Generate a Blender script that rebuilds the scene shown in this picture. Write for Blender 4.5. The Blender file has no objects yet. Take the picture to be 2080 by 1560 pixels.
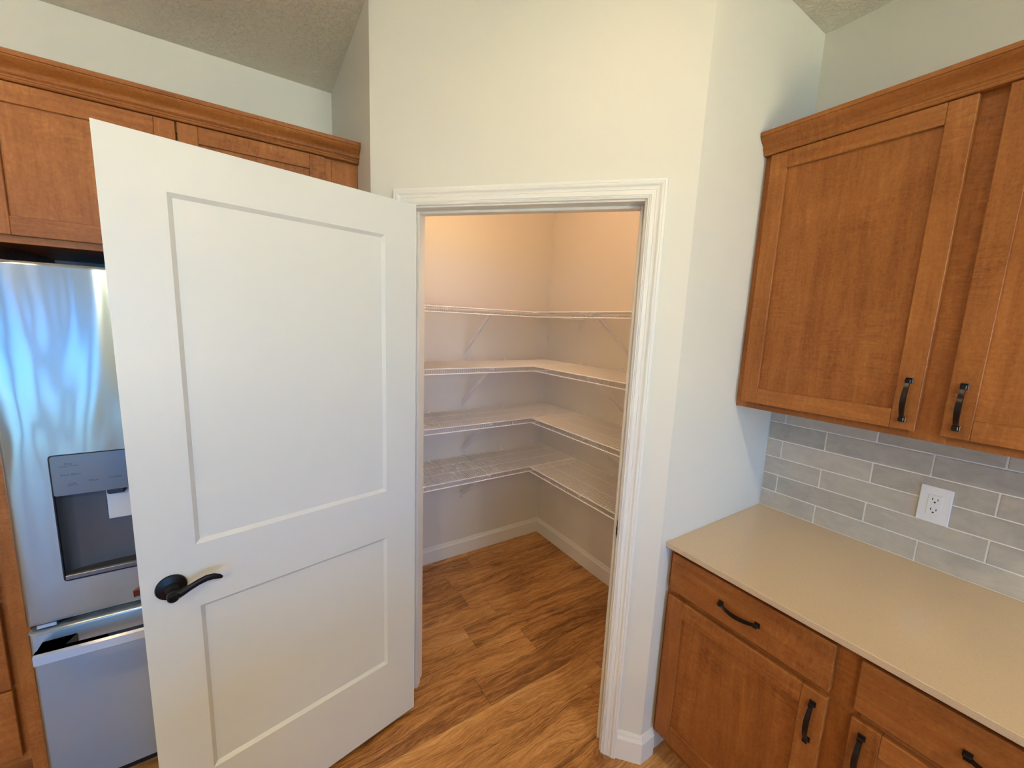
import bpy, bmesh, math, random
from mathutils import Vector, Matrix
random.seed(7)
S = bpy.context.scene
COL = S.collection

# ------------------------------------------------------------------ camera
CAM = Vector((-1.873126, -2.414212, 1.652927))
cr = Vector((0.8402002, -0.5407748, 0.0403260)); cu = Vector((0.0468455, 0.1464675, 0.9881056)); cf = Vector((0.5402491, 0.8283175, -0.1483949))
cam = bpy.data.cameras.new('camera'); cam.sensor_fit = 'HORIZONTAL'; cam.sensor_width = 36; cam.lens = 810.62 / 2080 * 36
cam.clip_start = 0.02; cam.clip_end = 100
camo = bpy.data.objects.new('camera', cam); COL.objects.link(camo)
M = Matrix.Identity(4)
for i in range(3):
    M[i][0] = cr[i]; M[i][1] = cu[i]; M[i][2] = -cf[i]; M[i][3] = CAM[i]
camo.matrix_world = M
S.camera = camo

# ------------------------------------------------------------------ exposure, sky, lights
vs = S.view_settings
vs.view_transform = 'Standard'; vs.look = 'None'; vs.exposure = 0.0; vs.gamma = 1.0; vs.use_curve_mapping = False
S.cycles.sample_clamp_indirect = 60.0      # keep the bounce of the added sunlit slab
H = 2.7835
# every light as linear RGB (colour x strength)
SKY = (0.7, 3.4, 8.8)                     # sky seen through the glass door and the added window
SUN = (165, 140, 74)                        # sun on the added bounce ground behind the house
CAN_A = (2.5, 2.0, 1.2); CAN_B = (8, 5.2, 2.7); CAN_C = (25, 22, 14)
PANTRY = (12.8, 7.9, 5.0)
W = bpy.data.worlds.new('sky'); S.world = W; W.use_nodes = True
bg = W.node_tree.nodes['Background']; bg.inputs[0].default_value = (*[c / max(SKY) for c in SKY], 1) if max(SKY) else (0, 0, 0, 1); bg.inputs[1].default_value = max(SKY)
def lamp(name, kind, loc, rgb, **kw):
    l = bpy.data.lights.new(name, kind); l.energy = max(rgb); l.color = [c / max(max(rgb), 1e-9) for c in rgb]
    for k, v in kw.items(): setattr(l, k, v)
    o = bpy.data.objects.new(name, l); o.location = loc; COL.objects.link(o); return o
sun = lamp('sun', 'SUN', (-3, 4, 8), SUN, angle=0.009); sun.rotation_euler = (math.radians(-32), 0, math.radians(12))
for x, y, rgb in ((-1.25, -1.85, CAN_A), (-2.95, -1.85, CAN_B), (-4.6, -2.4, CAN_B), (-2.95, -3.95, CAN_C), (-1.25, -3.95, CAN_C), (-4.6, -4.6, CAN_C)):
    lamp('recessed_lamp', 'AREA', (x, y, H - 0.004), rgb, shape='DISK', size=0.14)
lamp('pantry_lamp', 'POINT', (-0.92, -0.90, H - 0.10), PANTRY, shadow_soft_size=0.05)
# openings of the room to the sky behind the camera: (centre, size x, size z, normal into the room)
WIN1 = (-5.9, -3.45, 0.0, 2.45)      # wide glass door in the wall behind (x0, x1, z0, z1) at y = YB
ADDED_WIN = (-3.05, -0.55, 0.45, 2.50)     # unseen window added to the wall behind for more daylight
YB = -6.6; XL = -6.2
def portal(loc, rot, sx, sy):
    l = bpy.data.lights.new('sky_portal', 'AREA'); l.shape = 'RECTANGLE'; l.size = sx; l.size_y = sy; l.cycles.is_portal = True
    o = bpy.data.objects.new('sky_portal', l); o.location = loc; o.rotation_euler = rot; COL.objects.link(o)
portal(((WIN1[0] + WIN1[1]) / 2, YB - 0.14, (WIN1[2] + WIN1[3]) / 2), (math.radians(90), 0, 0), WIN1[1] - WIN1[0], WIN1[3] - WIN1[2])
portal(((ADDED_WIN[0] + ADDED_WIN[1]) / 2, YB - 0.14, (ADDED_WIN[2] + ADDED_WIN[3]) / 2), (math.radians(90), 0, 0), ADDED_WIN[1] - ADDED_WIN[0], ADDED_WIN[3] - ADDED_WIN[2])

# ------------------------------------------------------------------ material helpers
def lin(r, g, b):
    f = lambda c: (c / 255) / 12.92 if c / 255 <= 0.04045 else (((c / 255) + 0.055) / 1.055) ** 2.4
    return (f(r), f(g), f(b), 1)
class N:
    def __init__(s, name):
        s.m = bpy.data.materials.new(name); s.m.use_nodes = True; s.t = s.m.node_tree; s.b = s.t.nodes['Principled BSDF']
    def n(s, typ, **kw):
        x = s.t.nodes.new('ShaderNode' + typ)
        for k, v in kw.items():
            if k.startswith('i_'):
                k = k[2:]; k = int(k) if k.isdigit() else k.replace('_', ' ')
                x.inputs[k].default_value = v
            else: setattr(x, k, v)
        return x
    def l(s, a, b): s.t.links.new(a, b)
    def ramp(s, fac, stops, interp='LINEAR'):
        r = s.n('ValToRGB'); r.color_ramp.interpolation = interp
        e = r.color_ramp.elements
        while len(e) < len(stops): e.new(0.5)
        for q, (p, c) in zip(e, stops): q.position = p; q.color = c
        s.l(fac, r.inputs[0]); return r.outputs[0]
    def mixc(s, fac, a, b, mode='MIX'):
        x = s.n('Mix', data_type='RGBA', blend_type=mode)
        for k, v in ((0, fac), (6, a), (7, b)):
            if hasattr(v, 'links'): s.l(v, x.inputs[k])
            else: x.inputs[k].default_value = v
        return x.outputs[2]
    def mul(s, a, k):
        x = s.n('Math', operation='MULTIPLY'); s.l(a, x.inputs[0]); x.inputs[1].default_value = k; return x.outputs[0]
    def add(s, a, b):
        x = s.n('Math', operation='ADD'); s.l(a, x.inputs[0]); s.l(b, x.inputs[1]); return x.outputs[0]
    def coords(s, scale=(1, 1, 1), rand=0.0):
        tc = s.n('TexCoord'); mp = s.n('Mapping'); mp.inputs['Scale'].default_value = scale
        src = tc.outputs['Object']
        if rand:
            oi = s.n('ObjectInfo'); k = s.n('Vector_Math' if False else 'VectorMath', operation='SCALE')
            k.inputs[0].default_value = (1.0, 0.73, 1.37); m_ = s.mul(oi.outputs['Random'], rand); s.l(m_, k.inputs['Scale'])
            a = s.n('VectorMath', operation='ADD'); s.l(src, a.inputs[0]); s.l(k.outputs[0], a.inputs[1]); src = a.outputs[0]
        s.l(src, mp.inputs[0]); return mp.outputs[0]
    def noise(s, vec, scale, detail=3, rough=0.5, dist=0.0):
        x = s.n('TexNoise'); s.l(vec, x.inputs['Vector'])
        x.inputs['Scale'].default_value = scale; x.inputs['Detail'].default_value = detail
        x.inputs['Roughness'].default_value = rough; x.inputs['Distortion'].default_value = dist
        return x.outputs[0]
    def bump(s, h, strength, dist=0.01):
        x = s.n('Bump'); x.inputs['Strength'].default_value = strength; x.inputs['Distance'].default_value = dist
        s.l(h, x.inputs['Height']); s.l(x.outputs[0], s.b.inputs['Normal'])
    def set(s, **kw):
        for k, v in kw.items(): s.b.inputs[k.replace('_', ' ')].default_value = v
def plain(name, col, rough=0.5, metal=0.0, **kw):
    a = N(name); a.set(Base_Color=col, Roughness=rough, Metallic=metal, **kw); return a.m

def paint(name, col, rough, tex, strength, dist=0.002, detail=3):
    a = N(name); v = a.coords(); h = a.noise(v, tex, detail, 0.55)
    c = a.noise(v, 1.7, 2); a.l(a.mixc(c, col, tuple(x * 0.96 for x in col[:3]) + (1,)), a.b.inputs['Base Color'])
    a.set(Roughness=rough); a.bump(h, strength, dist); return a.m
M_WALL = paint('wall_paint', lin(226, 221, 207), 0.62, 260, 0.12)
M_TRIM = paint('trim_paint', lin(236, 232, 222), 0.32, 60, 0.03)
M_DOOR = paint('door_paint', lin(217, 217, 210), 0.34, 420, 0.05)
def ceiling_mat():
    a = N('ceiling_texture'); v = a.coords()
    n1 = a.noise(v, 46, 4, 0.6, 0.6); h = a.ramp(n1, [(0.42, (0, 0, 0, 1)), (0.60, (1, 1, 1, 1))])
    a.set(Base_Color=lin(226, 220, 206), Roughness=0.8); a.bump(h, 0.8, 0.004); return a.m
M_CEIL = ceiling_mat()

def wood(axis):
    """stained maple; the grain runs along the given world axis"""
    a = N('stained_maple_' + axis)
    k = {'x': (0.09, 1, 1), 'y': (1, 0.09, 1), 'z': (1, 1, 0.09)}[axis]
    g = a.coords(k, 17.0); c = a.coords((1, 1, 1), 23.0)
    q = a.coords({'x': (1, 0.22, 0.22), 'y': (0.22, 1, 0.22), 'z': (0.22, 0.22, 1)}[axis], 9.0)
    streak = a.noise(g, 26, 5, 0.62, 0.7); fine = a.noise(g, 210, 3, 0.6); blotch = a.noise(c, 4.2, 4, 0.55, 0.9)
    curl = a.noise(q, 62, 2, 0.5, 1.6); gate = a.ramp(a.noise(c, 3.1, 2, 0.5), [(0.46, (0, 0, 0, 1)), (0.64, (1, 1, 1, 1))])
    fleck = a.noise(c, 120, 3, 0.7)
    oi = a.n('ObjectInfo'); pv = a.mul(oi.outputs['Random'], 0.085)
    cg = a.n('Math', operation='MULTIPLY'); x = a.n('Math', operation='SUBTRACT'); a.l(curl, x.inputs[0]); x.inputs[1].default_value = 0.5; a.l(x.outputs[0], cg.inputs[0]); a.l(gate, cg.inputs[1])
    mix = a.add(a.add(a.mul(streak, 0.40), a.mul(blotch, 0.25)), a.add(a.add(a.mul(fine, 0.15), a.mul(fleck, 0.26)), a.mul(cg.outputs[0], 0.34)))
    mix = a.add(mix, pv)
    col = a.ramp(mix, [(0.40, (0.200, 0.062, 0.0140, 1)), (0.52, (0.310, 0.106, 0.0255, 1)), (0.63, (0.385, 0.142, 0.0360, 1)), (0.76, (0.490, 0.200, 0.0560, 1))])
    a.l(col, a.b.inputs['Base Color']); a.set(Roughness=0.40); a.b.inputs['Specular IOR Level'].default_value = 0.25
    a.bump(a.add(a.mul(fine, 0.5), a.mul(cg.outputs[0], 0.3)), 0.10, 0.0012); return a.m
WD = {k: wood(k) for k in 'xyz'}

def plank_mat():
    a = N('vinyl_plank_oak'); oi = a.n('ObjectInfo')
    v = a.coords((0.10, 1.25, 1), 31.0); w = a.coords((0.24, 1, 1), 19.0)
    z = a.coords((0.045, 1.0, 1), 47.0)
    warp = a.noise(a.coords((0.35, 1, 1), 19.0), 5.5, 3, 0.55)          # slow warp gives cathedral figures
    wv = a.n('VectorMath', operation='ADD'); cw = a.n('CombineXYZ'); a.l(a.mul(warp, 0.16), cw.inputs[1]); a.l(z, wv.inputs[0]); a.l(cw.outputs[0], wv.inputs[1])
    lines = a.noise(wv.outputs[0], 210, 4, 0.72); streak = a.noise(wv.outputs[0], 40, 5, 0.6); pore = a.noise(a.coords((0.09, 1, 1), 29.0), 420, 2, 0.6); big = a.noise(w, 4.0, 3, 0.5, 0.5); fine = pore
    mix = a.add(a.add(a.mul(streak, 0.28), a.mul(big, 0.20)), a.add(a.mul(lines, 0.36), a.mul(pore, 0.16)))
    mix = a.add(mix, a.mul(oi.outputs['Random'], 0.06))
    col = a.ramp(mix, [(0.39, (0.090, 0.030, 0.0070, 1)), (0.475, (0.290, 0.118, 0.0290, 1)), (0.55, (0.540, 0.255, 0.075, 1)), (0.67, (0.780, 0.460, 0.180, 1))])
    kn = a.n('TexVoronoi'); a.l(a.coords((1.1, 3.4, 1), 13.0), kn.inputs[0]); kn.inputs['Scale'].default_value = 1.9
    knot = a.ramp(a.add(kn.outputs[0], a.mul(lines, 0.22)), [(0.15, (1, 1, 1, 1)), (0.26, (0, 0, 0, 1))])
    col = a.mixc(a.mul(knot, 0.65), col, (0.075, 0.022, 0.008, 1))
    a.l(col, a.b.inputs['Base Color']); a.set(Roughness=0.42); a.bump(a.add(a.mul(fine, 0.7), a.mul(streak, 0.5)), 0.25, 0.002); return a.m
M_PLANK = plank_mat()

def quartz():
    a = N('tan_quartz'); v = a.coords(); n1 = a.noise(v, 420, 2, 0.5); n2 = a.noise(v, 900, 2, 0.6)
    col = a.mixc(n1, lin(198, 174, 143), lin(214, 191, 160)); col = a.mixc(a.ramp(n2, [(0.56, (0, 0, 0, 1)), (0.66, (1, 1, 1, 1))]), col, lin(220, 202, 174))
    a.l(col, a.b.inputs['Base Color']); a.set(Roughness=0.06); a.b.inputs['IOR'].default_value = 1.62; return a.m
M_QUARTZ = quartz()
def tile():
    a = N('glazed_tile'); oi = a.n('ObjectInfo'); v = a.coords((1, 1, 1.6), 11.0)
    n1 = a.noise(v, 14, 4, 0.65, 0.6); f = a.add(a.mul(n1, 0.8), a.mul(oi.outputs['Random'], 0.35))
    col = a.ramp(f, [(0.25, lin(168, 164, 152)), (0.55, lin(188, 183, 170)), (0.85, lin(205, 199, 185))])
    a.l(col, a.b.inputs['Base Color']); a.set(Roughness=0.20); a.bump(a.add(a.noise(v, 11, 2, 0.5), a.mul(n1, 0.3)), 0.10, 0.01); return a.m
M_TILE = tile()
M_GROUT = paint('grout', lin(240, 238, 228), 0.85, 500, 0.2)
def steel(name, dent=True, rough=0.17, col=(0.36, 0.43, 0.48, 1), aniso=1.0):
    a = N(name); v = a.coords((1, 1, 60)); w = a.coords((1, 1, 0.35))
    br = a.noise(v, 18, 3, 0.6)
    a.set(Base_Color=col, Metallic=1.0, Roughness=rough)
    if aniso:
        a.b.inputs['Anisotropic'].default_value = aniso
        tn = a.n('CombineXYZ'); tn.inputs[2].default_value = 1.0; a.l(tn.outputs[0], a.b.inputs['Tangent'])
    if dent:
        h = a.noise(w, 3.0, 2, 0.5, 0.8); a.bump(h, 1.0, 0.008)
    if aniso:                                # second, wider lobe of the brushing
        p2 = a.n('BsdfPrincipled'); p2.inputs['Base Color'].default_value = col; p2.inputs['Metallic'].default_value = 1.0; p2.inputs['Roughness'].default_value = min(0.55, rough * 3.2)
        p2.inputs['Anisotropic'].default_value = 1.0; a.l(tn.outputs[0], p2.inputs['Tangent'])
        if dent: a.l(a.b.inputs['Normal'].links[0].from_socket, p2.inputs['Normal'])
        mx = a.n('MixShader'); mx.inputs[0].default_value = 0.35; a.l(a.b.outputs[0], mx.inputs[1]); a.l(p2.outputs[0], mx.inputs[2])
        a.l(mx.outputs[0], a.t.nodes['Material Output'].inputs['Surface'])
    return a.m
M_STEEL = steel('brushed_stainless'); M_STEEL_BAR = steel('stainless_handle', False, 0.30, (0.48, 0.50, 0.53, 1), 1.0)
M_PANEL = plain('dispenser_grey', lin(120, 128, 140), 0.3, 0.6)
M_CAVITY = plain('dispenser_grey_plastic', lin(104, 108, 112), 0.28, 0.35)
M_BLACK = plain('black_gasket', (0.006, 0.006, 0.007, 1), 0.6)
M_BODY = plain('fridge_body_grey', lin(52, 53, 56), 0.5)
M_LETTER = plain('panel_print', lin(45, 52, 66), 0.5)
M_LEVER = plain('black_bronze', (0.010, 0.009, 0.009, 1), 0.33, 0.55)
M_PULL = plain('oil_rubbed_bronze', (0.022, 0.017, 0.015, 1), 0.24, 0.55)
M_LATCH = plain('latch_bronze', lin(150, 92, 66), 0.3, 0.9)
M_WIRE = plain('white_vinyl_wire', lin(250, 247, 241), 0.35)
M_CLIP = plain('white_plastic', lin(236, 234, 228), 0.4)
M_PLATE = plain('white_cover_plate', lin(236, 238, 238), 0.3)
M_SLOT = plain('slot_black', (0.01, 0.01, 0.012, 1), 0.6)
M_SCREW = plain('screw_steel', (0.45, 0.45, 0.45, 1), 0.35, 1.0)
M_ADDED_LAWN = paint('added_lawn_grass', (0.030, 0.075, 0.030, 1), 0.9, 30, 0.4)
M_BOUNCE = paint('bounce_concrete', lin(205, 202, 194), 0.9, 8, 0.1)

# ------------------------------------------------------------------ geometry helpers
def FR(u, v, n): return Vector((-n, -u, v))          # right run: u = -y, n = distance from the right wall
def FL(u, v, n): return Vector((u, -n, v))           # left run: u = x, n = distance from the left wall
P = Vector((-1.4768, -0.7856, 0)); Q = Vector((-0.6938, -1.6120, 0)); T = (Q - P).normalized(); NN = Vector((T.y, -T.x, 0))
LX, LY = 1.4768, 1.6120
def FW(s, v, n): return P + T * s + NN * n + Vector((0, 0, v))      # angled wall, n towards the kitchen
F0 = Vector((-1.3686, -0.9773, 0)); DR = Vector((-0.9803, -0.1976, 0)).normalized(); DN = Vector((-DR.y, DR.x, 0))
if DN.dot(CAM - F0) < 0: DN = -DN
def FD(s, v, n): return F0 + DR * s + DN * n + Vector((0, 0, v))    # open door leaf, n towards the camera
def FG(u, v, n): return Vector((u, v, n))

class B:
    def __init__(s): s.bm = bmesh.new()
    def box(s, f, u0, u1, v0, v1, n0, n1, bev=0, seg=1):
        p = [s.bm.verts.new(f(u, v, n)) for u in (u0, u1) for v in (v0, v1) for n in (n0, n1)]
        fs = [s.bm.faces.new([p[i] for i in q]) for q in ((0, 1, 3, 2), (4, 6, 7, 5), (0, 4, 5, 1), (2, 3, 7, 6), (0, 2, 6, 4), (1, 5, 7, 3))]
        if bev:
            es = {e for q in fs for e in q.edges}
            bmesh.ops.bevel(s.bm, geom=list(es), offset=bev, segments=seg, affect='EDGES', profile=0.5)
        return s
    def prism(s, loop_a, loop_b, caps=True):
        a = [s.bm.verts.new(p) for p in loop_a]; b = [s.bm.verts.new(p) for p in loop_b]; k = len(a)
        for i in range(k): s.bm.faces.new((a[i], a[(i + 1) % k], b[(i + 1) % k], b[i]))
        if caps: s.bm.faces.new(a); s.bm.faces.new(b)
        return s
    def sweep(s, rings, caps=True):
        vs_ = [[s.bm.verts.new(p) for p in r] for r in rings]; k = len(vs_[0])
        for A, C in zip(vs_, vs_[1:]):
            for i in range(k): s.bm.faces.new((A[i], A[(i + 1) % k], C[(i + 1) % k], C[i]))
        if caps: s.bm.faces.new(vs_[0]); s.bm.faces.new(vs_[-1])
        return s
    def tube(s, pts, r, k=6, caps=True):
        pts = [Vector(p) for p in pts]; rings = []
        for i, p in enumerate(pts):
            a = pts[max(0, i - 1)]; c = pts[min(len(pts) - 1, i + 1)]; d = (c - a).normalized()
            e1 = d.cross(Vector((0, 0, 1)) if abs(d.z) < 0.9 else Vector((1, 0, 0))).normalized(); e2 = d.cross(e1)
            rings.append([p + (e1 * math.cos(j * 2 * math.pi / k) + e2 * math.sin(j * 2 * math.pi / k)) * r for j in range(k)])
        return s.sweep(rings, caps)
    def lathe(s, f, u, v, prof, k=28):
        """prof: (radius, n); axis along n through (u, v)"""
        rings = [[f(u + r * math.cos(j * 2 * math.pi / k), v + r * math.sin(j * 2 * math.pi / k), n) for j in range(k)] for r, n in prof]
        return s.sweep(rings)
    def poly(s, pts):
        s.bm.faces.new([s.bm.verts.new(p) for p in pts]); return s

def build(name, b, mat, parent=None, smooth=None, kind=None, label=None, cat=None, group=None, recalc=True):
    bm = b.bm
    if recalc: bmesh.ops.recalc_face_normals(bm, faces=bm.faces[:])
    off = Vector(parent['_o']) if parent is not None else Vector((0, 0, 0))
    if off.length: bmesh.ops.translate(bm, verts=bm.verts[:], vec=-off)
    me = bpy.data.meshes.new(name); bm.to_mesh(me); bm.free(); me.materials.append(mat)
    if smooth:
        for q in me.polygons: q.use_smooth = True
        me.set_sharp_from_angle(angle=math.radians(smooth))
    o = bpy.data.objects.new(name, me); COL.objects.link(o)
    if parent is not None: o.parent = parent; o['_o'] = parent['_o']
    else: o['_o'] = (0.0, 0.0, 0.0)
    for k, v in (('kind', kind), ('label', label), ('category', cat), ('group', group)):
        if v: o[k] = v
    return o
def thing(name, loc, label, cat, group=None, kind=None):
    o = bpy.data.objects.new(name, None); o.location = loc; COL.objects.link(o); o.empty_display_size = 0.1
    o['_o'] = tuple(loc); o['label'] = label; o['category'] = cat
    if group: o['group'] = group
    if kind: o['kind'] = kind
    return o
def bx(name, mat, parent, f, *a, bev=0.0, seg=1, **kw):
    return build(name, B().box(f, *a, bev=bev, seg=seg), mat, parent, **kw)
def struct(name, b, mat, label, cat, parent=None, smooth=None):
    return build(name, b, mat, parent, smooth, 'structure', label, cat)

def mitre(path, offs):
    """2-D path, returns for each vertex the point shifted by offs along the mitred left normal"""
    out = []
    for i, p in enumerate(path):
        p = Vector(p); ns = []
        if i > 0: d = (p - Vector(path[i - 1])).normalized(); ns.append(Vector((-d.y, d.x)))
        if i < len(path) - 1: d = (Vector(path[i + 1]) - p).normalized(); ns.append(Vector((-d.y, d.x)))
        if len(ns) == 1: m = ns[0]
        else: m = (ns[0] + ns[1]) / (1 + ns[0].dot(ns[1]))
        out.append(p + m * offs)
    return out
def moulding(path, profile, f):
    """one B per path segment; profile points (w, h); f(x, y, h) maps to the world"""
    cols = [mitre(path, w) for w, h in profile]; segs = []
    for i in range(len(path) - 1):
        b = B(); b.prism([f(c[i].x, c[i].y, h) for c, (w, h) in zip(cols, profile)], [f(c[i + 1].x, c[i + 1].y, h) for c, (w, h) in zip(cols, profile)])
        segs.append(b)
    return segs

# ------------------------------------------------------------------ room shell
fl = struct('floor', B().box(FG, XL, 0.12, YB, 0.12, -0.06, -0.006), M_PLANK, 'oak look vinyl plank floor of kitchen and pantry', 'floor')
struct('ceiling', B().box(FG, XL - .2, 0.12, YB - .2, 0.12, H, H + 0.1), M_CEIL, 'knockdown textured ceiling above kitchen and pantry', 'ceiling')
struct('wall_left', B().box(FG, XL - .2, 0.12, 0, 0.12, -0.06, H), M_WALL, 'greige wall behind the refrigerator and the left pantry shelves', 'wall')
wr = struct('wall_right', B().box(FG, 0, 0.12, YB - .2, 0, -0.06, H), M_WALL, 'greige wall behind the tiled backsplash and the right pantry shelves', 'wall')
b = B()
b.box(FG, XL, WIN1[0], YB - 0.15, YB, -0.06, H); b.box(FG, WIN1[1], ADDED_WIN[0], YB - 0.15, YB, -0.06, H); b.box(FG, ADDED_WIN[1], 0, YB - 0.15, YB, -0.06, H)
b.box(FG, WIN1[0], WIN1[1], YB - 0.15, YB, WIN1[3], H); b.box(FG, ADDED_WIN[0], ADDED_WIN[1], YB - 0.15, YB, ADDED_WIN[3], H); b.box(FG, ADDED_WIN[0], ADDED_WIN[1], YB - 0.15, YB, -0.06, ADDED_WIN[2])
struct('wall_behind', b, M_WALL, 'greige wall with a wide glass door and an added window behind the viewer', 'wall')
struct('wall_far', B().box(FG, XL - 0.15, XL, YB, 0, -0.06, H), M_WALL, 'greige wall far left of the refrigerator', 'wall')
struct('bounce_slab', B().box(FG, -3.2, 5, YB - 9, YB - 0.2, -0.3, -0.12), M_BOUNCE, 'unseen sunlit concrete ground added to bounce light through the window', 'bounce_slab')  # added unseen ground, bounces sunlight up onto ceiling and walls
struct('added_lawn', B().box(FG, XL - 9, -3.21, YB - 12, YB - 0.2, -0.3, -0.14), M_ADDED_LAWN, 'unseen dark green ground added to keep sunlit glare off the refrigerator', 'added_lawn')  # added unseen ground, dark so the steel mirrors mostly blue sky
# frames of the two openings
b = B()
for x in (WIN1[0], -5.08, -4.32, WIN1[1] - 0.11):
    b.box(FG, x, x + 0.11, YB - 0.12, YB - 0.03, 0, WIN1[3])
b.box(FG, WIN1[0], WIN1[1], YB - 0.12, YB - 0.03, WIN1[3] - 0.07, WIN1[3]); b.box(FG, WIN1[0], WIN1[1], YB - 0.12, YB - 0.03, -0.01, 0.05)
b.box(FG, -3.90, -3.79, YB - 0.11, YB - 0.04, 0, WIN1[3])
struct('window_1', b, M_LEVER, 'dark framed glass door behind the viewer', 'window')
b = B()
for x in (ADDED_WIN[0], (ADDED_WIN[0] + ADDED_WIN[1]) / 2 - 0.03, ADDED_WIN[1] - 0.06): b.box(FG, x, x + 0.06, YB - 0.12, YB - 0.03, ADDED_WIN[2], ADDED_WIN[3])
for z in (ADDED_WIN[2], ADDED_WIN[3] - 0.06): b.box(FG, ADDED_WIN[0], ADDED_WIN[1], YB - 0.12, YB - 0.03, z, z + 0.06)
struct('added_window', b, M_TRIM, 'unseen white framed window added behind the viewer for more daylight', 'window')
# pantry walls
WT = 0.115
J0, J1, JT = 0.167, 0.987, 0.017            # jamb faces along the angled wall, jamb thickness
OP0, OP1, OPZ = J0 - JT, J1 + JT, 2.059 + JT
def inner(s, v): return FW(s, v, -WT)
ip = Vector((-LX + WT, 0, 0)); k = (ip.x - inner(0, 0).x) / T.x; PI_ = inner(k, 0)        # inner corner left
k2 = ((-LY + WT) - inner(0, 0).y) / T.y; QI_ = inner(k2, 0)                                # inner corner right
def vprism(pts, z0, z1, b=None):
    b = b or B(); b.prism([Vector((p.x, p.y, z0)) for p in pts], [Vector((p.x, p.y, z1)) for p in pts]); return b
struct('wall_return_left', vprism([Vector((-LX, 0, 0)), P, PI_, Vector((-LX + WT, 0, 0))], -0.006, H), M_WALL, 'short return wall between refrigerator cabinet and pantry', 'wall')
struct('wall_return_right', vprism([Vector((0, -LY, 0)), Q, QI_, Vector((0, -LY + WT, 0))], -0.006, H), M_WALL, 'short return wall between pantry and counter', 'wall')
b = vprism([P, FW(OP0, 0, 0), inner(OP0, 0), PI_], -0.006, H)
vprism([FW(OP1, 0, 0), Q, QI_, inner(OP1, 0)], -0.006, H, b)
vprism([FW(OP0, 0, 0), FW(OP1, 0, 0), inner(OP1, 0), inner(OP0, 0)], OPZ, H, b)
struct('wall_front', b, M_WALL, 'angled greige wall with the pantry doorway', 'wall')

# floor planks (parts of the floor); rows run along x
PW = 0.152
joints = {0: -0.677, 2: -0.875, 4: -0.98, 5: -0.714, 8: -0.63}
row = -1
while True:
    y1 = -0.06 - PW * row if row >= 0 else 0.10; y0 = -0.06 - PW * (row + 1)
    if y0 < -3.2: break
    j = joints.get(row, -0.45 - ((row * 0.437) % 1.0) * 1.0)
    xs = sorted({j - 1.22 * q for q in range(-1, 4)})
    for a, c in zip(xs, xs[1:]):
        a_, c_ = max(a, -3.6), min(c, 0.10)
        if c_ - a_ < 0.03: continue
        bx('plank', M_PLANK, fl, FG, a_ + 0.0006, c_ - 0.0006, max(y0, -3.2) + 0.0005, min(y1, .1) - 0.0005, -0.006, 0.0, bev=0.0009)
    row += 1

# baseboards
BH = 0.115
bprof = [(0, 0), (0.014, 0), (0.014, 0.088), (0.0125, 0.0915), (0.0085, 0.099), (0.0065, 0.107), (0.0035, BH), (0, BH)]
def base(path, names, labels):
    for seg, nm, lb in zip(moulding(path, bprof, FG), names, labels): struct(nm, seg, M_TRIM, lb, 'baseboard')
E0 = inner(OP0, 0); E1 = inner(OP1, 0)
base([(E1.x, E1.y), (QI_.x, QI_.y), (0, -LY + WT), (0, 0), (-LX + WT, 0), (PI_.x, PI_.y), (E0.x, E0.y)],
     ['baseboard_front', 'baseboard_right_return', 'baseboard_right', 'baseboard_left', 'baseboard_left_return', 'baseboard_front'],
     ['white baseboard inside the pantry right of its doorway', 'white baseboard on the short right pantry wall', 'white baseboard below the right pantry shelves', 'white baseboard below the left pantry shelves', 'white baseboard on the short left pantry wall', 'white baseboard inside the pantry left of its doorway'])
c0 = FW(1.0505, 0, 0); c1 = FW(0.1035, 0, 0)
base([(-0.628, -LY), (Q.x, Q.y), (c0.x, c0.y)], ['baseboard_return', 'baseboard_front'],
     ['white baseboard wrapping the wall corner next to the base cabinet', 'white baseboard stub right of the pantry door casing'])
base([(c1.x, c1.y), (P.x, P.y), (-LX, -0.66)], ['baseboard_front', 'baseboard_return'],
     ['white baseboard stub left of the pantry door casing', 'white baseboard on the wall beside the refrigerator'])

# door casing (three mitred pieces) and jamb
cprof = [(0, 0), (0, 0.008), (0.0022, 0.0098), (0.0044, 0.0080), (0.0056, 0.0080), (0.0068, 0.0105), (0.0100, 0.0105), (0.0110, 0.0125), (0.0230, 0.0130), (0.0238, 0.0118),
         (0.0248, 0.0118), (0.0256, 0.0135), (0.0300, 0.0138), (0.0345, 0.0150), (0.0390, 0.0180), (0.0425, 0.0192), (0.0462, 0.0192), (0.0468, 0.0172), (0.0478, 0.0172), (0.0484, 0.0185), (0.0560, 0.0185), (0.0575, 0.0170), (0.0575, 0)]
tr = thing('trim_1', FW(0.577, 0, 0), 'white moulded casing around the pantry doorway', 'door casing', kind='structure')
for seg, nm in zip(moulding([(0.161, 0), (0.161, 2.065), (0.993, 2.065), (0.993, 0)], cprof, lambda x, y, h: FW(x, y, h)), ('side_casing', 'head_casing', 'side_casing')):
    build(nm, seg, M_TRIM, tr)
jb = thing('trim_2', FW(0.577, 0, -0.05), 'white pantry door jamb with stop moulding and dark strike plate', 'door jamb', kind='structure')
bx('side_jamb', M_TRIM, jb, FW, OP0, J0, 0, OPZ, -WT, 0, bev=0.001); bx('side_jamb', M_TRIM, jb, FW, J1, OP1, 0, OPZ, -WT, 0, bev=0.001)
bx('head_jamb', M_TRIM, jb, FW, J0, J1, 2.059, OPZ, -WT, 0, bev=0.001)
bx('stop', M_TRIM, jb, FW, J0, J0 + 0.010, 0, 2.059, -0.078, -0.043, bev=0.002); bx('stop', M_TRIM, jb, FW, J1 - 0.010, J1, 0, 2.059, -0.078, -0.043, bev=0.002)
bx('stop', M_TRIM, jb, FW, J0 + 0.01, J1 - 0.01, 2.049, 2.059, -0.078, -0.043, bev=0.002)
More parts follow.
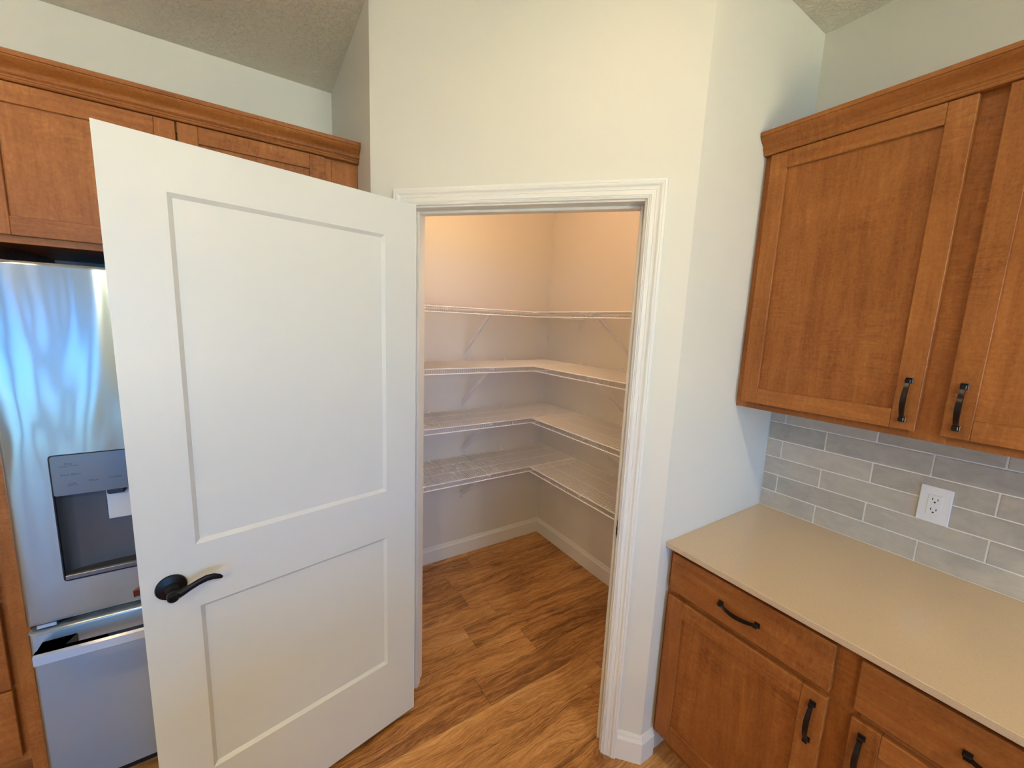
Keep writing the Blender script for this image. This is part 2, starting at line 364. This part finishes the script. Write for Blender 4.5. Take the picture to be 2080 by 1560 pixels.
sp = B(); sp.box(FW, J1 - 0.0016, J1, 0.898, 0.956, -0.034, -0.004, bev=0.0007); sp.box(FW, J1 - 0.004, J1, 0.912, 0.942, -0.010, 0.002, bev=0.0008)
build('strike_plate', sp, M_LEVER, jb, label='dark bronze strike plate')

# ------------------------------------------------------------------ open pantry door
DW, DT, DZ0, DZ1 = 0.7925, 0.035, 0.0213, 2.0533
S0, S1 = 0.1174, 0.6752
PANELS = [(0.3046, 0.8412), (1.0244, 1.9325)]
dobj = thing('door_1', FD(DW / 2, 0, -DT / 2), 'open white two panel pantry door with black lever handle', 'door', kind='structure')
build('stile', B().box(FD, 0, S0, DZ0, DZ1, -DT, 0), M_DOOR, dobj); build('stile', B().box(FD, S1, DW, DZ0, DZ1, -DT, 0), M_DOOR, dobj)
for a, c in ((DZ0, PANELS[0][0]), (PANELS[0][1], PANELS[1][0]), (PANELS[1][1], DZ1)):
    build('rail', B().box(FD, S0, S1, a, c, -DT, 0), M_DOOR, dobj)
for a, c in PANELS:
    b = B(); w1, d1 = 0.0105, 0.0085
    for sg in (0, 1):
        nf = (lambda d: -d) if sg == 0 else (lambda d: -DT + d)
        outer = [FD(S0, a, nf(0)), FD(S1, a, nf(0)), FD(S1, c, nf(0)), FD(S0, c, nf(0))]
        innr = [FD(S0 + w1, a + w1, nf(d1)), FD(S1 - w1, a + w1, nf(d1)), FD(S1 - w1, c - w1, nf(d1)), FD(S0 + w1, c - w1, nf(d1))]
        for i in range(4): b.poly([outer[i], outer[(i + 1) % 4], innr[(i + 1) % 4], innr[i]])
        b.poly(innr)
    bmesh.ops.remove_doubles(b.bm, verts=b.bm.verts[:], dist=1e-6)
    build('panel', b, M_DOOR, dobj)
lz, ls = 0.925, 0.7325
def lever(sgn, n0):
    b = B(); f = lambda s, v, n: FD(s, v, n0 + sgn * n)
    b.lathe(f, ls, lz, [(0.0005, 0.0), (0.0335, 0.0), (0.0340, 0.003), (0.0325, 0.0065), (0.024, 0.0100), (0.0165, 0.0125), (0.0150, 0.018), (0.0125, 0.022), (0.0120, 0.040), (0.0135, 0.046), (0.0130, 0.060), (0.0095, 0.0645), (0.0005, 0.0655)])
    path = [(0.7400, 0.9225, 0.011, 0.0075), (0.7300, 0.9250, 0.0125, 0.0080), (0.7150, 0.9290, 0.0105, 0.0075), (0.6980, 0.9355, 0.0085, 0.0065), (0.6800, 0.9425, 0.0085, 0.0060), (0.6620, 0.9465, 0.0090, 0.0056), (0.6470, 0.9450, 0.0085, 0.0052), (0.6350, 0.9395, 0.0065, 0.0046), (0.6285, 0.9350, 0.0035, 0.0035)]
    rings = []
    for i, (s, v, rw, rt) in enumerate(path):
        p0 = path[max(0, i - 1)]; p1 = path[min(len(path) - 1, i + 1)]; d = Vector((p1[0] - p0[0], p1[1] - p0[1])).normalized(); q = Vector((-d.y, d.x))
        rings.append([f(s + q.x * rw * math.cos(t), v + q.y * rw * math.cos(t), 0.053 + rt * math.sin(t)) for t in [j * math.pi / 6 for j in range(12)]])
    b.sweep(rings); return b
build('lever_handle', lever(1, 0), M_LEVER, dobj, smooth=40, label='black wave lever handle on round rosette')
build('lever_handle', lever(-1, -DT), M_LEVER, dobj, smooth=40)
b = B(); b.prism([FD(DW, lz - .001, -0.026), FD(DW, lz + .016, -0.026), FD(DW + 0.0125, lz + .016, -0.013), FD(DW + 0.0125, lz - .001, -0.013)][::1], [FD(DW, lz - .001, -0.009), FD(DW, lz + .016, -0.009), FD(DW + 0.0125, lz + .016, -0.0092), FD(DW + 0.0125, lz - .001, -0.0092)])
build('latch_bolt', b, M_LATCH, dobj, label='copper coloured latch bolt')
for z in (0.28, 1.05, 1.82):
    b = B(); c = FW(0.1845, 0, 0.036)
    b.tube([c + Vector((0, 0, z - 0.044)), c + Vector((0, 0, z + 0.044))], 0.0055, 10)
    b.box(FD, -0.0012, 0.0, z - 0.044, z + 0.044, -0.033, -0.006)
    build('hinge', b, M_LEVER, dobj, smooth=40)

# ------------------------------------------------------------------ cabinetry helpers
def pull(parent, f, u, v, n, vertical):
    """bowed bronze bar pull centred at (u, v) on the face n"""
    g = (lambda a, c, d: f(u + c, v + a, n + d)) if vertical else (lambda a, c, d: f(u + a, v + c, n + d))
    b = B(); rings = []
    for i in range(13):
        a = -0.050 + 0.100 * i / 12; d = 0.0135 + 0.0165 * (1 - (a / 0.050) ** 2); w = 0.0050 + 0.0016 * (1 - (a / 0.05) ** 2); th = 0.0022
        rings.append([g(a, -w, d - th), g(a, w, d - th), g(a, w * 0.8, d + th), g(a, -w * 0.8, d + th)])
    b.sweep(rings)
    for s_ in (-1, 1):
        b.box(g, s_ * 0.0555 - 0.0078, s_ * 0.0555 + 0.0078, -0.0078, 0.0078, 0, 0.0045, bev=0.0012)
        b.box(g, s_ * 0.0545 - 0.0060, s_ * 0.0545 + 0.0060, -0.0060, 0.0060, 0.0040, 0.0175, bev=0.0015)
    return build('pull', b, M_PULL, parent, smooth=35, label='dark bronze bowed pull')
def shaker(root, f, u0, u1, v0, v1, nb, wv, wh, pull_at=None, st=0.054, rl=0.054, th=0.020, name='door'):
    """door = recessed panel with two stiles, two rails and a pull as its sub-parts"""
    rec = 0.009
    d = bx(name, WD[wv], root, f, u0 + st - 0.008, u1 - st + 0.008, v0 + rl - 0.008, v1 - rl + 0.008, nb + 0.004, nb + th - rec)
    for a, c in ((u0, u0 + st), (u1 - st, u1)): bx('stile', WD[wv], d, f, a, c, v0, v1, nb, nb + th, bev=0.0014)
    for a, c in ((v0, v0 + rl), (v1 - rl, v1)): bx('rail', WD[wh], d, f, u0 + st + 0.0003, u1 - st - 0.0003, a, c, nb, nb + th - 0.0003, bev=0.0012)
    if pull_at: pull(d, f, pull_at[0], pull_at[1], nb + th, True)
    return d
crown = [(0, 2.270), (0.0245, 2.270), (0.0265, 2.2730), (0.0265, 2.2775), (0.0285, 2.2790), (0.0285, 2.2830), (0.0325, 2.2865), (0.0345, 2.2880), (0.0345, 2.2905), (0.0315, 2.2925), (0.0330, 2.2975), (0.0380, 2.3035), (0.0470, 2.3100), (0.0545, 2.3165), (0.0575, 2.3220), (0.0575, 2.3245), (0.0610, 2.3255), (0.0615, 2.3370), (0.0600, 2.3385), (0, 2.3385)]

# ------------------------------------------------------------------ right run: base cabinet, counter, backsplash, upper cabinet
G = 0.0015
bc = thing('base_cabinet', (-0.32, -2.14, 0), 'dark stained maple base cabinet under the tan countertop', 'cabinet')
u0, u1, nb = 1.6135, 2.673, 0.623
bx('carcass', WD['z'], bc, FR, u0 + 0.001, u1 - 0.001, 0.105, 0.885, 0.02, nb - 0.0205)
bx('toe_kick', WD['y'], bc, FR, u0 + 0.02, u1, 0.0, 0.105, 0.02, 0.548)
for a, c in ((u0, u0 + 0.038), (2.101, 2.177), (u1 - 0.038, u1)): bx('frame_stile', WD['z'], bc, FR, a, c, 0.105, 0.885, nb - 0.02, nb, bev=0.0008)
for a, c in ((u0 + 0.038, 2.101), (2.177, u1 - 0.038)):
    for z0, z1 in ((0.105, 0.150), (0.690, 0.740), (0.850, 0.885)): bx('frame_rail', WD['y'], bc, FR, a, c, z0, z1, nb - 0.02, nb - 0.0004, bev=0.0008)
for a, c, hu in ((1.6300, 2.1135, 2.0855), (2.1650, 2.6485, 2.1905)):
    dr_ = bx('drawer', WD['y'], bc, FR, a, c, 0.7270, 0.8640, nb, nb + 0.020, bev=0.0018)
    pull(dr_, FR, (a + c) / 2, 0.792, nb + 0.020, False)
    shaker(bc, FR, a, c, 0.139, 0.7045, nb, 'z', 'y', (hu, 0.6145), st=0.058, rl=0.060)
ct = bx('countertop', M_QUARTZ, None, FR, 1.6125, 2.69, 0.8865, 0.906, 0.0015, 0.663, bev=0.0012, label='tan polished quartz countertop below the tiled backsplash', cat='countertop')

# backsplash tiles: parts of the right wall
bx('grout', M_GROUT, wr, FR, 1.6125, 2.69, 0.9065, 1.376, 0.0, 0.0082)
pz, pu, jt = 0.0757, 0.2965, 0.0042
for r in range(7):
    z0 = 0.9090 + pz * r; z1 = min(z0 + pz - jt, 1.3755)
    if z1 - z0 < 0.004: continue
    edges = [1.818 + pu * q for q in range(-1, 4)] if r % 2 == 0 else [1.6705 + pu * q for q in range(-1, 5)]
    for a, c in zip(edges, edges[1:]):
        a_, c_ = max(a + jt / 2, 1.6145), min(c - jt / 2, 2.69)
        if c_ - a_ < 0.01: continue
        e = random.uniform(-0.0004, 0.0004)
        bx('tile', M_TILE, wr, FR, a_, c_, z0, z1, 0.002, 0.0100 + e, bev=0.0012)
# wall outlet
ol = thing('wall_outlet', FR(2.1365, 1.120, 0.0104), 'white double socket outlet with cover plate on the tiled backsplash', 'outlet')
uc, zc, n0 = 2.1365, 1.1205, 0.0104
bx('cover_plate', M_PLATE, ol, FR, uc - 0.038, uc + 0.038, zc - 0.061, zc + 0.061, n0, n0 + 0.0058, bev=0.0024, seg=2)
rc = bx('receptacle', M_PLATE, ol, FR, uc - 0.0168, uc + 0.0168, zc - 0.0335, zc + 0.0335, n0 + 0.004, n0 + 0.0074, bev=0.0012)
build('gap', B().box(FR, uc - 0.0178, uc + 0.0178, zc - 0.0345, zc + 0.0345, n0 + 0.0035, n0 + 0.00595), M_GROUT, ol)
for dz in (0.0195, -0.0150):
    for du, hh in ((-0.0062, 0.0042), (0.0062, 0.0034)):
        bx('slot', M_SLOT, rc, FR, uc + du - 0.0011, uc + du + 0.0011, zc + dz - hh, zc + dz + hh, n0 + 0.007, n0 + 0.00755)
    b = B(); b.lathe(FR, uc, zc + dz - 0.0098, [(0.0005, n0 + 0.007), (0.0026, n0 + 0.007), (0.0026, n0 + 0.00755), (0.0005, n0 + 0.00755)], 12); build('slot', b, M_SLOT, rc)
for du in (-0.0060, 0.0060): bx('button', M_PLATE, rc, FR, uc + du - 0.0050, uc + du + 0.0050, zc + 0.0001, zc + 0.0045, n0 + 0.007, n0 + 0.0082, bev=0.0004)
for dz in (-0.0484, 0.0484):
    b = B(); b.lathe(FR, uc, zc + dz, [(0.0003, n0 + 0.0055), (0.0032, n0 + 0.0055), (0.0030, n0 + 0.0068), (0.0003, n0 + 0.0072)], 14); build('screw', b, M_PLATE, ol, smooth=40)

uc_ = thing('upper_cabinet', (-0.16, -2.14, 1.377), 'brown stained maple wall cabinet with crown moulding above the counter', 'cabinet')
u0, u1, nb, z0, z1 = 1.6132, 2.673, 0.3096, 1.3772, 2.2905
bx('carcass', WD['z'], uc_, FR, u0 + 0.001, u1 - 0.001, z0 + 0.004, z1, 0.0106, nb - 0.0205)
for a, c in ((u0, u0 + 0.038), (2.101, 2.177), (u1 - 0.038, u1)): bx('frame_stile', WD['z'], uc_, FR, a, c, z0, z1, nb - 0.02, nb, bev=0.0008)
for a, c in ((u0 + 0.038, 2.101), (2.177, u1 - 0.038)):
    for q0, q1 in ((z0, z0 + 0.040), (z1 - 0.05, z1)): bx('frame_rail', WD['y'], uc_, FR, a, c, q0, q1, nb - 0.02, nb - 0.0004, bev=0.0008)
shaker(uc_, FR, 1.6375, 2.1165, 1.4010, 2.2675, nb, 'z', 'y', (2.0880, 1.4860))
shaker(uc_, FR, 2.1660, 2.6450, 1.4010, 2.2675, nb, 'z', 'y', (2.1930, 1.4850))
b = B(); b.prism([FR(u0 + 0.001, h, nb + p) for p, h in crown], [FR(u1, h, nb + p) for p, h in crown]); build('crown_moulding', b, WD['y'], uc_, smooth=28)

# ------------------------------------------------------------------ left run: refrigerator, cabinet above it, end panel, drawer base
rf = thing('refrigerator', (-2.033, -0.40, 0), 'stainless steel french door refrigerator with water dispenser behind the pantry door', 'refrigerator')
bx('body', M_BODY, rf, FL, -2.484, -1.582, 0.02, 1.750, 0.03, 0.655, bev=0.004)
bx('base_grille', M_BLACK, rf, FL, -2.47, -1.596, 0.0, 0.075, 0.05, 0.66)
bx('gasket', M_BLACK, rf, FL, -2.478, -1.588, 0.07, 1.745, 0.654, 0.6655)
def steel_slab(u0, u1, v0, v1, hole=None, n0=0.666, n1=0.740):
    b = B(); bm = b.bm
    us = [u0, u1] if not hole else [u0, hole[0], hole[1], u1]; vs2 = [v0, v1] if not hole else [v0, hole[2], hole[3], v1]
    fr = {(i, j): bm.verts.new(FL(u, v, n1)) for i, u in enumerate(us) for j, v in enumerate(vs2)}
    bk = {(i, j): bm.verts.new(FL(us[i], vs2[j], n0)) for i in (0, len(us) - 1) for j in (0, len(vs2) - 1)}
    m, q = len(us) - 1, len(vs2) - 1
    for i in range(m):
        for j in range(q):
            if hole and i == 1 and j == 1: continue
            bm.faces.new((fr[i, j], fr[i + 1, j], fr[i + 1, j + 1], fr[i, j + 1]))
    bm.faces.new((bk[0, 0], bk[0, q], bk[m, q], bk[m, 0]))
    bm.faces.new([bk[0, 0], bk[m, 0]] + [fr[i, 0] for i in range(m, -1, -1)]); bm.faces.new([bk[m, q], bk[0, q]] + [fr[i, q] for i in range(m + 1)])
    bm.faces.new([bk[0, q], bk[0, 0]] + [fr[0, j] for j in range(q + 1)]); bm.faces.new([bk[m, 0], bk[m, q]] + [fr[m, j] for j in range(q, -1, -1)])
    if hole:
        hb = [bm.verts.new(FL(u, v, n0 + 0.012)) for u, v in ((hole[0], hole[2]), (hole[1], hole[2]), (hole[1], hole[3]), (hole[0], hole[3]))]
        hf = [fr[1, 1], fr[2, 1], fr[2, 2], fr[1, 2]]
        for i in range(4): bm.faces.new((hf[i], hf[(i + 1) % 4], hb[(i + 1) % 4], hb[i]))
        bm.faces.new(hb)
    bm.normal_update(); bmesh.ops.recalc_face_normals(bm, faces=bm.faces[:])
    es = [e for e in bm.edges if len(e.link_faces) == 2 and e.calc_face_angle() > 0.5 and all(abs(abs(v.co.y) - n1) < 1e-6 for v in e.verts)
          and not (hole and all(hole[0] - 1e-5 <= v.co.x <= hole[1] + 1e-5 and hole[2] - 1e-5 <= v.co.z <= hole[3] + 1e-5 for v in e.verts))]
    bmesh.ops.bevel(bm, geom=es, offset=0.011, segments=4, affect='EDGES', profile=0.5)
    return b
def bar_handle(parent, pts, f, w=0.019, th=0.012):
    b = B(); rings = []
    for a, d in pts: rings.append([f(a, -w, d - th), f(a, w, d - th), f(a, w, d + th * 0.5), f(a, w * 0.7, d + th), f(a, -w * 0.7, d + th), f(a, -w, d + th * 0.5)])
    b.sweep(rings)
    for e in (pts[0][0], pts[-1][0]):
        sg = 1 if e == pts[0][0] else -1
        b.prism([f(e, -w * .8, 0.0005), f(e + sg * 0.075, -w * .8, 0.0005), f(e + sg * 0.060, -w * .8, pts[0][1] - th + 0.001), f(e, -w * .8, pts[0][1] - th + 0.001)],
                [f(e, w * .8, 0.0005), f(e + sg * 0.075, w * .8, 0.0005), f(e + sg * 0.060, w * .8, pts[0][1] - th + 0.001), f(e, w * .8, pts[0][1] - th + 0.001)])
    return build('handle', b, M_STEEL_BAR, parent, smooth=30)
HU0, HU1, HV0, HV1 = -2.394, -2.132, 0.8150, 1.2135
fd = build('door', steel_slab(-2.487, -2.036, 0.687, 1.770, (HU0, HU1, HV0, HV1)), M_STEEL, rf, smooth=35)
fd2 = build('door', steel_slab(-2.030, -1.579, 0.687, 1.770), M_STEEL, rf, smooth=35)
fz = build('freezer_drawer', steel_slab(-2.487, -1.579, 0.085, 0.667), M_STEEL, rf, smooth=35)
arc = [(-0.425 + 0.85 * i / 16, 0.058 + 0.014 * (1 - ((i - 8) / 8) ** 2)) for i in range(17)]
bar_handle(fz, arc, lambda a, c, d: FL(-2.033 + a, 0.617 + c, 0.740 + d))
for uu, dd in ((-2.072, fd), (-1.994, fd2)):
    arc2 = [(-0.38 + 0.76 * i / 12, 0.055) for i in range(13)]
    bar_handle(dd, arc2, lambda a, c, d: FL(uu + c * 0.7, 1.17 + a, 0.740 + d))
bx('hinge', M_STEEL_BAR, rf, FL, -2.470, -2.425, 0.671, 0.683, 0.60, 0.730, bev=0.002)
for uu in (-2.47, -1.66): bx('hinge_cover', M_BODY, rf, FL, uu, uu + 0.08, 1.750, 1.765, 0.55, 0.655, bev=0.003)
# dispenser in the left door
def rrect(u0, u1, v0, v1, r, n, k=5, f=FL):
    pts = []
    for cx_, cy_, a0 in ((u1 - r, v1 - r, 0), (u0 + r, v1 - r, 90), (u0 + r, v0 + r, 180), (u1 - r, v0 + r, 270)):
        for i in range(k + 1):
            a = math.radians(a0 + 90 * i / k); pts.append(f(cx_ + r * math.cos(a), cy_ + r * math.sin(a), n))
    return pts
rim = B(); o_ = rrect(HU0 - 0.002, HU1 + 0.002, HV0 - 0.002, HV1 + 0.002, 0.010, 0.7412); i_ = rrect(HU0 + 0.001, HU1 - 0.001, HV0 + 0.001, HV1 - 0.001, 0.009, 0.7412)
ob = rrect(HU0 - 0.002, HU1 + 0.002, HV0 - 0.002, HV1 + 0.002, 0.010, 0.7395); ib = rrect(HU0 + 0.001, HU1 - 0.001, HV0 + 0.001, HV1 - 0.001, 0.009, 0.735)
rv = [[rim.bm.verts.new(p) for p in q] for q in (ob, o_, i_, ib)]
for A, C in zip(rv, rv[1:]):
    for i in range(len(A)): rim.bm.faces.new((A[i], A[(i + 1) % len(A)], C[(i + 1) % len(A)], C[i]))
build('dispenser_rim', rim, M_BLACK, fd)
cp = B(); cp.prism(rrect(HU0 + 0.0012, HU1 - 0.0012, 1.0885, HV1 - 0.0012, 0.006, 0.700), rrect(HU0 + 0.0012, HU1 - 0.0012, 1.0885, HV1 - 0.0012, 0.006, 0.7408))
build('control_panel', cp, M_PANEL, fd, label='grey control panel with printed words')
b = B(); ring = []
for i in range(15):
    a = math.pi * i / 14; uu = (HU0 + HU1) / 2 - math.cos(a) * (HU1 - HU0 - 0.003) / 2; ring.append((uu, 0.735 - math.sin(a) ** 0.5 * 0.052))
b.sweep([[FL(u, v, n) for u, n in ring] for v in (HV0 + 0.017, 1.0885)], False) if False else None
va = [b.bm.verts.new(FL(u, HV0 + 0.010, n)) for u, n in ring]; vb = [b.bm.verts.new(FL(u, 1.0885, n)) for u, n in ring]
for i in range(14): b.bm.faces.new((va[i], va[i + 1], vb[i + 1], vb[i]))
build('dispenser_recess', b, M_CAVITY, fd, smooth=60, recalc=False)
b = B(); b.prism([FL(u, HV0 + 0.0030, n - 0.001) for u, n in ring], [FL(u, HV0 + 0.0125, n - 0.001) for u, n in ring]); build('drip_tray', b, M_BODY, fd)
bx('tray_lip', M_PANEL, fd, FL, HU0 + 0.0015, HU1 - 0.0015, HV0 + 0.0015, HV0 + 0.0155, 0.728, 0.7415, bev=0.0012)
bx('paddle', M_STEEL_BAR, fd, FL, -2.292, -2.234, 0.978, 1.080, 0.700, 0.706, bev=0.002)
bx('spout', M_BODY, fd, FL, -2.284, -2.242, 1.068, 1.0885, 0.700, 0.728, bev=0.004)
def text_into(bm, word, size, u, v, n):
    cv = bpy.data.curves.new('w', 'FONT'); cv.body = word; cv.size = size; cv.align_x = 'CENTER'; cv.align_y = 'CENTER'; cv.resolution_u = 2
    to = bpy.data.objects.new('w', cv); COL.objects.link(to); dg = bpy.context.evaluated_depsgraph_get(); me = to.evaluated_get(dg).to_mesh()
    vv = [bm.verts.new(FL(u + p.co.x, v + p.co.y, n)) for p in me.vertices]
    for q in me.polygons:
        try: bm.faces.new([vv[i] for i in q.vertices])
        except ValueError: pass
    to.evaluated_get(dg).to_mesh_clear(); bpy.data.objects.remove(to); bpy.data.curves.remove(cv)
b = B()
for word, size, u, v in (('Filter', 0.0085, -2.355, 1.1855), ('Change Indicator', 0.0060, -2.355, 1.1790), ('Door Alarm', 0.0085, -2.353, 1.1520), ('Lock', 0.0080, -2.351, 1.1235), ('Hold 3 sec', 0.0055, -2.351, 1.1175), ('Water', 0.0085, -2.305, 1.1265), ('Crushed', 0.0085, -2.257, 1.1290), ('Cubed', 0.0085, -2.205, 1.1300)):
    text_into(b.bm, word, size, u, v, 0.74095)
build('panel_lettering', b, M_LETTER, fd, recalc=False, kind='stuff')

oc = thing('refrigerator_cabinet', (-2.02, -0.30, 1.83), 'brown stained maple cabinet with crown moulding above the refrigerator', 'cabinet')
nb, z0, z1 = 0.580, 1.830, 2.2905
bx('carcass', WD['z'], oc, FL, -2.528, -1.581, z0 + 0.004, z1, 0.002, nb - 0.0205)
for a, c in ((-2.530, -2.492), (-1.617, -1.579)): bx('frame_stile', WD['z'], oc, FL, a, c, z0, z1, nb - 0.02, nb, bev=0.0008)
for q0, q1 in ((z0, z0 + 0.04), (z1 - 0.05, z1)): bx('frame_rail', WD['x'], oc, FL, -2.492, -1.617, q0, q1, nb - 0.02, nb - 0.0004, bev=0.0008)
shaker(oc, FL, -2.5040, -2.0570, 1.8515, 2.2675, nb, 'z', 'x'); shaker(oc, FL, -2.0520, -1.6045, 1.8515, 2.2675, nb, 'z', 'x')
bx('filler_panel', WD['z'], oc, FL, -1.5785, -1.4778, z0, z1, 0.02, nb, bev=0.0008)
b = B(); b.prism([FL(-2.62, h, nb + p) for p, h in crown], [FL(-1.4778, h, nb + p) for p, h in crown]); build('crown_moulding', b, WD['x'], oc, smooth=28)
bx('end_panel', WD['z'], None, FL, -2.575, -2.532, 0.0, 2.268, 0.002, 0.585, bev=0.0012, label='tall brown wood end panel left of the refrigerator', cat='panel')
db = thing('drawer_cabinet', (-2.83, -0.3, 0), 'dark maple drawer cabinet left of the tall end panel', 'cabinet')
u0, u1, nb = -3.08, -2.577, 0.565
bx('carcass', WD['z'], db, FL, u0, u1, 0.105, 0.885, 0.002, nb - 0.0205); bx('toe_kick', WD['x'], db, FL, u0, u1, 0, 0.105, 0.02, 0.49)
for a, c in ((u0, u0 + 0.03), (u1 - 0.03, u1)): bx('frame_stile', WD['z'], db, FL, a, c, 0.105, 0.885, nb - 0.02, nb, bev=0.0008)
for q0, q1 in ((0.105, 0.15), (0.38, 0.41), (0.69, 0.72), (0.85, 0.885)): bx('frame_rail', WD['x'], db, FL, u0 + 0.03, u1 - 0.03, q0, q1, nb - 0.02, nb - 0.0004)
for q0, q1 in ((0.14, 0.392), (0.400, 0.703), (0.712, 0.866)):
    d_ = bx('drawer', WD['x'], db, FL, u0 + 0.016, u1 - 0.016, q0, q1, nb, nb + 0.02, bev=0.0018); pull(d_, FL, (u0 + u1) / 2, (q0 + q1) / 2, nb + 0.02, False)
bx('countertop', M_QUARTZ, None, FL, -3.10, -2.5765, 0.8865, 0.906, 0.0015, 0.605, bev=0.0012, label='short tan countertop left of the refrigerator end panel', cat='countertop')

# ------------------------------------------------------------------ unseen island added behind the viewer to shade the low daylight
il = thing('shading_island', (-2.15, -3.66, 0), 'unseen dark maple island with tan top added to block low daylight', 'island')
bx('carcass', WD['z'], il, FG, -2.62, -1.68, -4.95, -2.38, 0.10, 0.885, bev=0.002); bx('toe_kick', WD['y'], il, FG, -2.56, -1.74, -4.9, -2.44, 0.0, 0.10)
bx('island_top', M_QUARTZ, il, FG, -2.70, -1.60, -5.05, -2.28, 0.8865, 0.916, bev=0.0015)

# ------------------------------------------------------------------ pantry wire shelves
SD, SR, PITCH = 0.395, 0.0020, 0.0127
def shelf(name, label, wall, a0, a1, z, braces, clips, group):
    """wall 'L': runs along x on the wall y=0; wall 'R': runs along -y on the wall x=0. a = distance along, d = distance from the wall"""
    f = FL if wall == 'L' else FR
    t = thing(name, f((a0 + a1) / 2, z, 0.0), label, 'wire shelf', group)
    b = B(); m = int((a1 - a0 - 0.006) / PITCH)
    for i in range(m + 1):
        a = a0 + 0.004 + PITCH * i
        b.tube([f(a, z, 0.006), f(a, z, SD - 0.001), f(a, z - 0.029, SD + 0.0005)], SR * 0.93, 5, False)
    build('wire_deck', b, M_WIRE, t, smooth=50, kind='stuff')
    for nm, d, dz, r in (('front_rail', SD, -0.0008, 0.0034), ('lip_rail', SD + 0.001, -0.030, 0.0034), ('back_rail', 0.008, -0.0035, 0.0024), ('middle_rail', SD * 0.64, -0.0042, 0.0026), ('middle_rail', SD * 0.30, -0.0042, 0.0026)):
        build(nm, B().tube([f(a0, z + dz, d), f(a1, z + dz, d)], r, 8), M_WIRE, t, smooth=50)
    for a in braces:
        b = B(); p0 = (0.0045, z - 0.282); p1 = (SD - 0.035, z - 0.012); w = 0.0075
        b.prism([f(a - w, p0[1] - 0.008, p0[0]), f(a + w, p0[1] - 0.008, p0[0]), f(a + w, p0[1] + 0.008, p0[0]), f(a - w, p0[1] + 0.008, p0[0])],
                [f(a - w, p1[1] - 0.008, p1[0]), f(a + w, p1[1] - 0.008, p1[0]), f(a + w, p1[1] + 0.008, p1[0]), f(a - w, p1[1] + 0.008, p1[0])])
        b.box(f, a - w, a + w, z - 0.016, z - 0.005, SD - 0.040, SD - 0.002, bev=0.001)
        br = build('support_brace', b, M_WIRE, t)
        bx('foot_plate', M_CLIP, br, f, a - 0.008, a + 0.008, z - 0.315, z - 0.278, 0.0002, 0.0045, bev=0.001)
        q = B(); q.lathe(f, a, z - 0.300, [(0.0003, 0.004), (0.0036, 0.004), (0.0030, 0.0058), (0.0003, 0.0062)], 10); build('screw', q, M_SCREW, br)
    for a in clips:
        b = B(); b.box(f, a - 0.006, a + 0.006, z + 0.003, z + 0.022, 0.0002, 0.0050, bev=0.0015); b.box(f, a - 0.006, a + 0.006, z - 0.008, z + 0.006, 0.0002, 0.0120, bev=0.0025)
        c = build('wall_clip', b, M_CLIP, t)
        q = B(); q.lathe(f, a, z + 0.016, [(0.0003, 0.0048), (0.0032, 0.0048), (0.0003, 0.0062)], 10); build('screw', q, M_SCREW, c)
    return t
ZS = [1.731, 1.396, 1.063, 0.737]
pos = ['top', 'second', 'third', 'lowest']
XW = LX - WT
for z, w in zip(ZS, pos):
    t = shelf('wire_shelf', '%s white wire shelf along the left pantry wall' % w, 'L', -XW + 0.003, -0.004, z, [-0.692], [-0.089, -0.372, -0.655, -0.94, -1.22], 'white wire shelves in the pantry')
    b = B(); b.box(FR, SD - 0.020, SD + 0.008, z - 0.038, z + 0.016, 0.0002, 0.004, bev=0.0012); b.box(FR, SD - 0.010, SD + 0.006, z - 0.034, z + 0.004, 0.003, 0.016, bev=0.002)
    e = build('end_bracket', b, M_CLIP, t); q = B(); q.lathe(FR, SD - 0.006, z + 0.010, [(0.0003, 0.0038), (0.0036, 0.0038), (0.0003, 0.0056)], 10); build('screw', q, M_SCREW, e)
    t = shelf('wire_shelf', '%s white wire shelf along the right pantry wall' % w, 'R', SD + 0.007, LY - WT - 0.003, z, [0.872, 1.40], [0.473, 0.758, 1.043, 1.33], 'white wire shelves in the pantry')
    b = B(); b.box(FR, SD + 0.001, SD + 0.045, z - 0.0045, z + 0.0032, SD - 0.010, SD + 0.004, bev=0.0015); build('corner_connector', b, M_CLIP, t)

for o in bpy.data.objects:
    if '_o' in o: del o['_o']
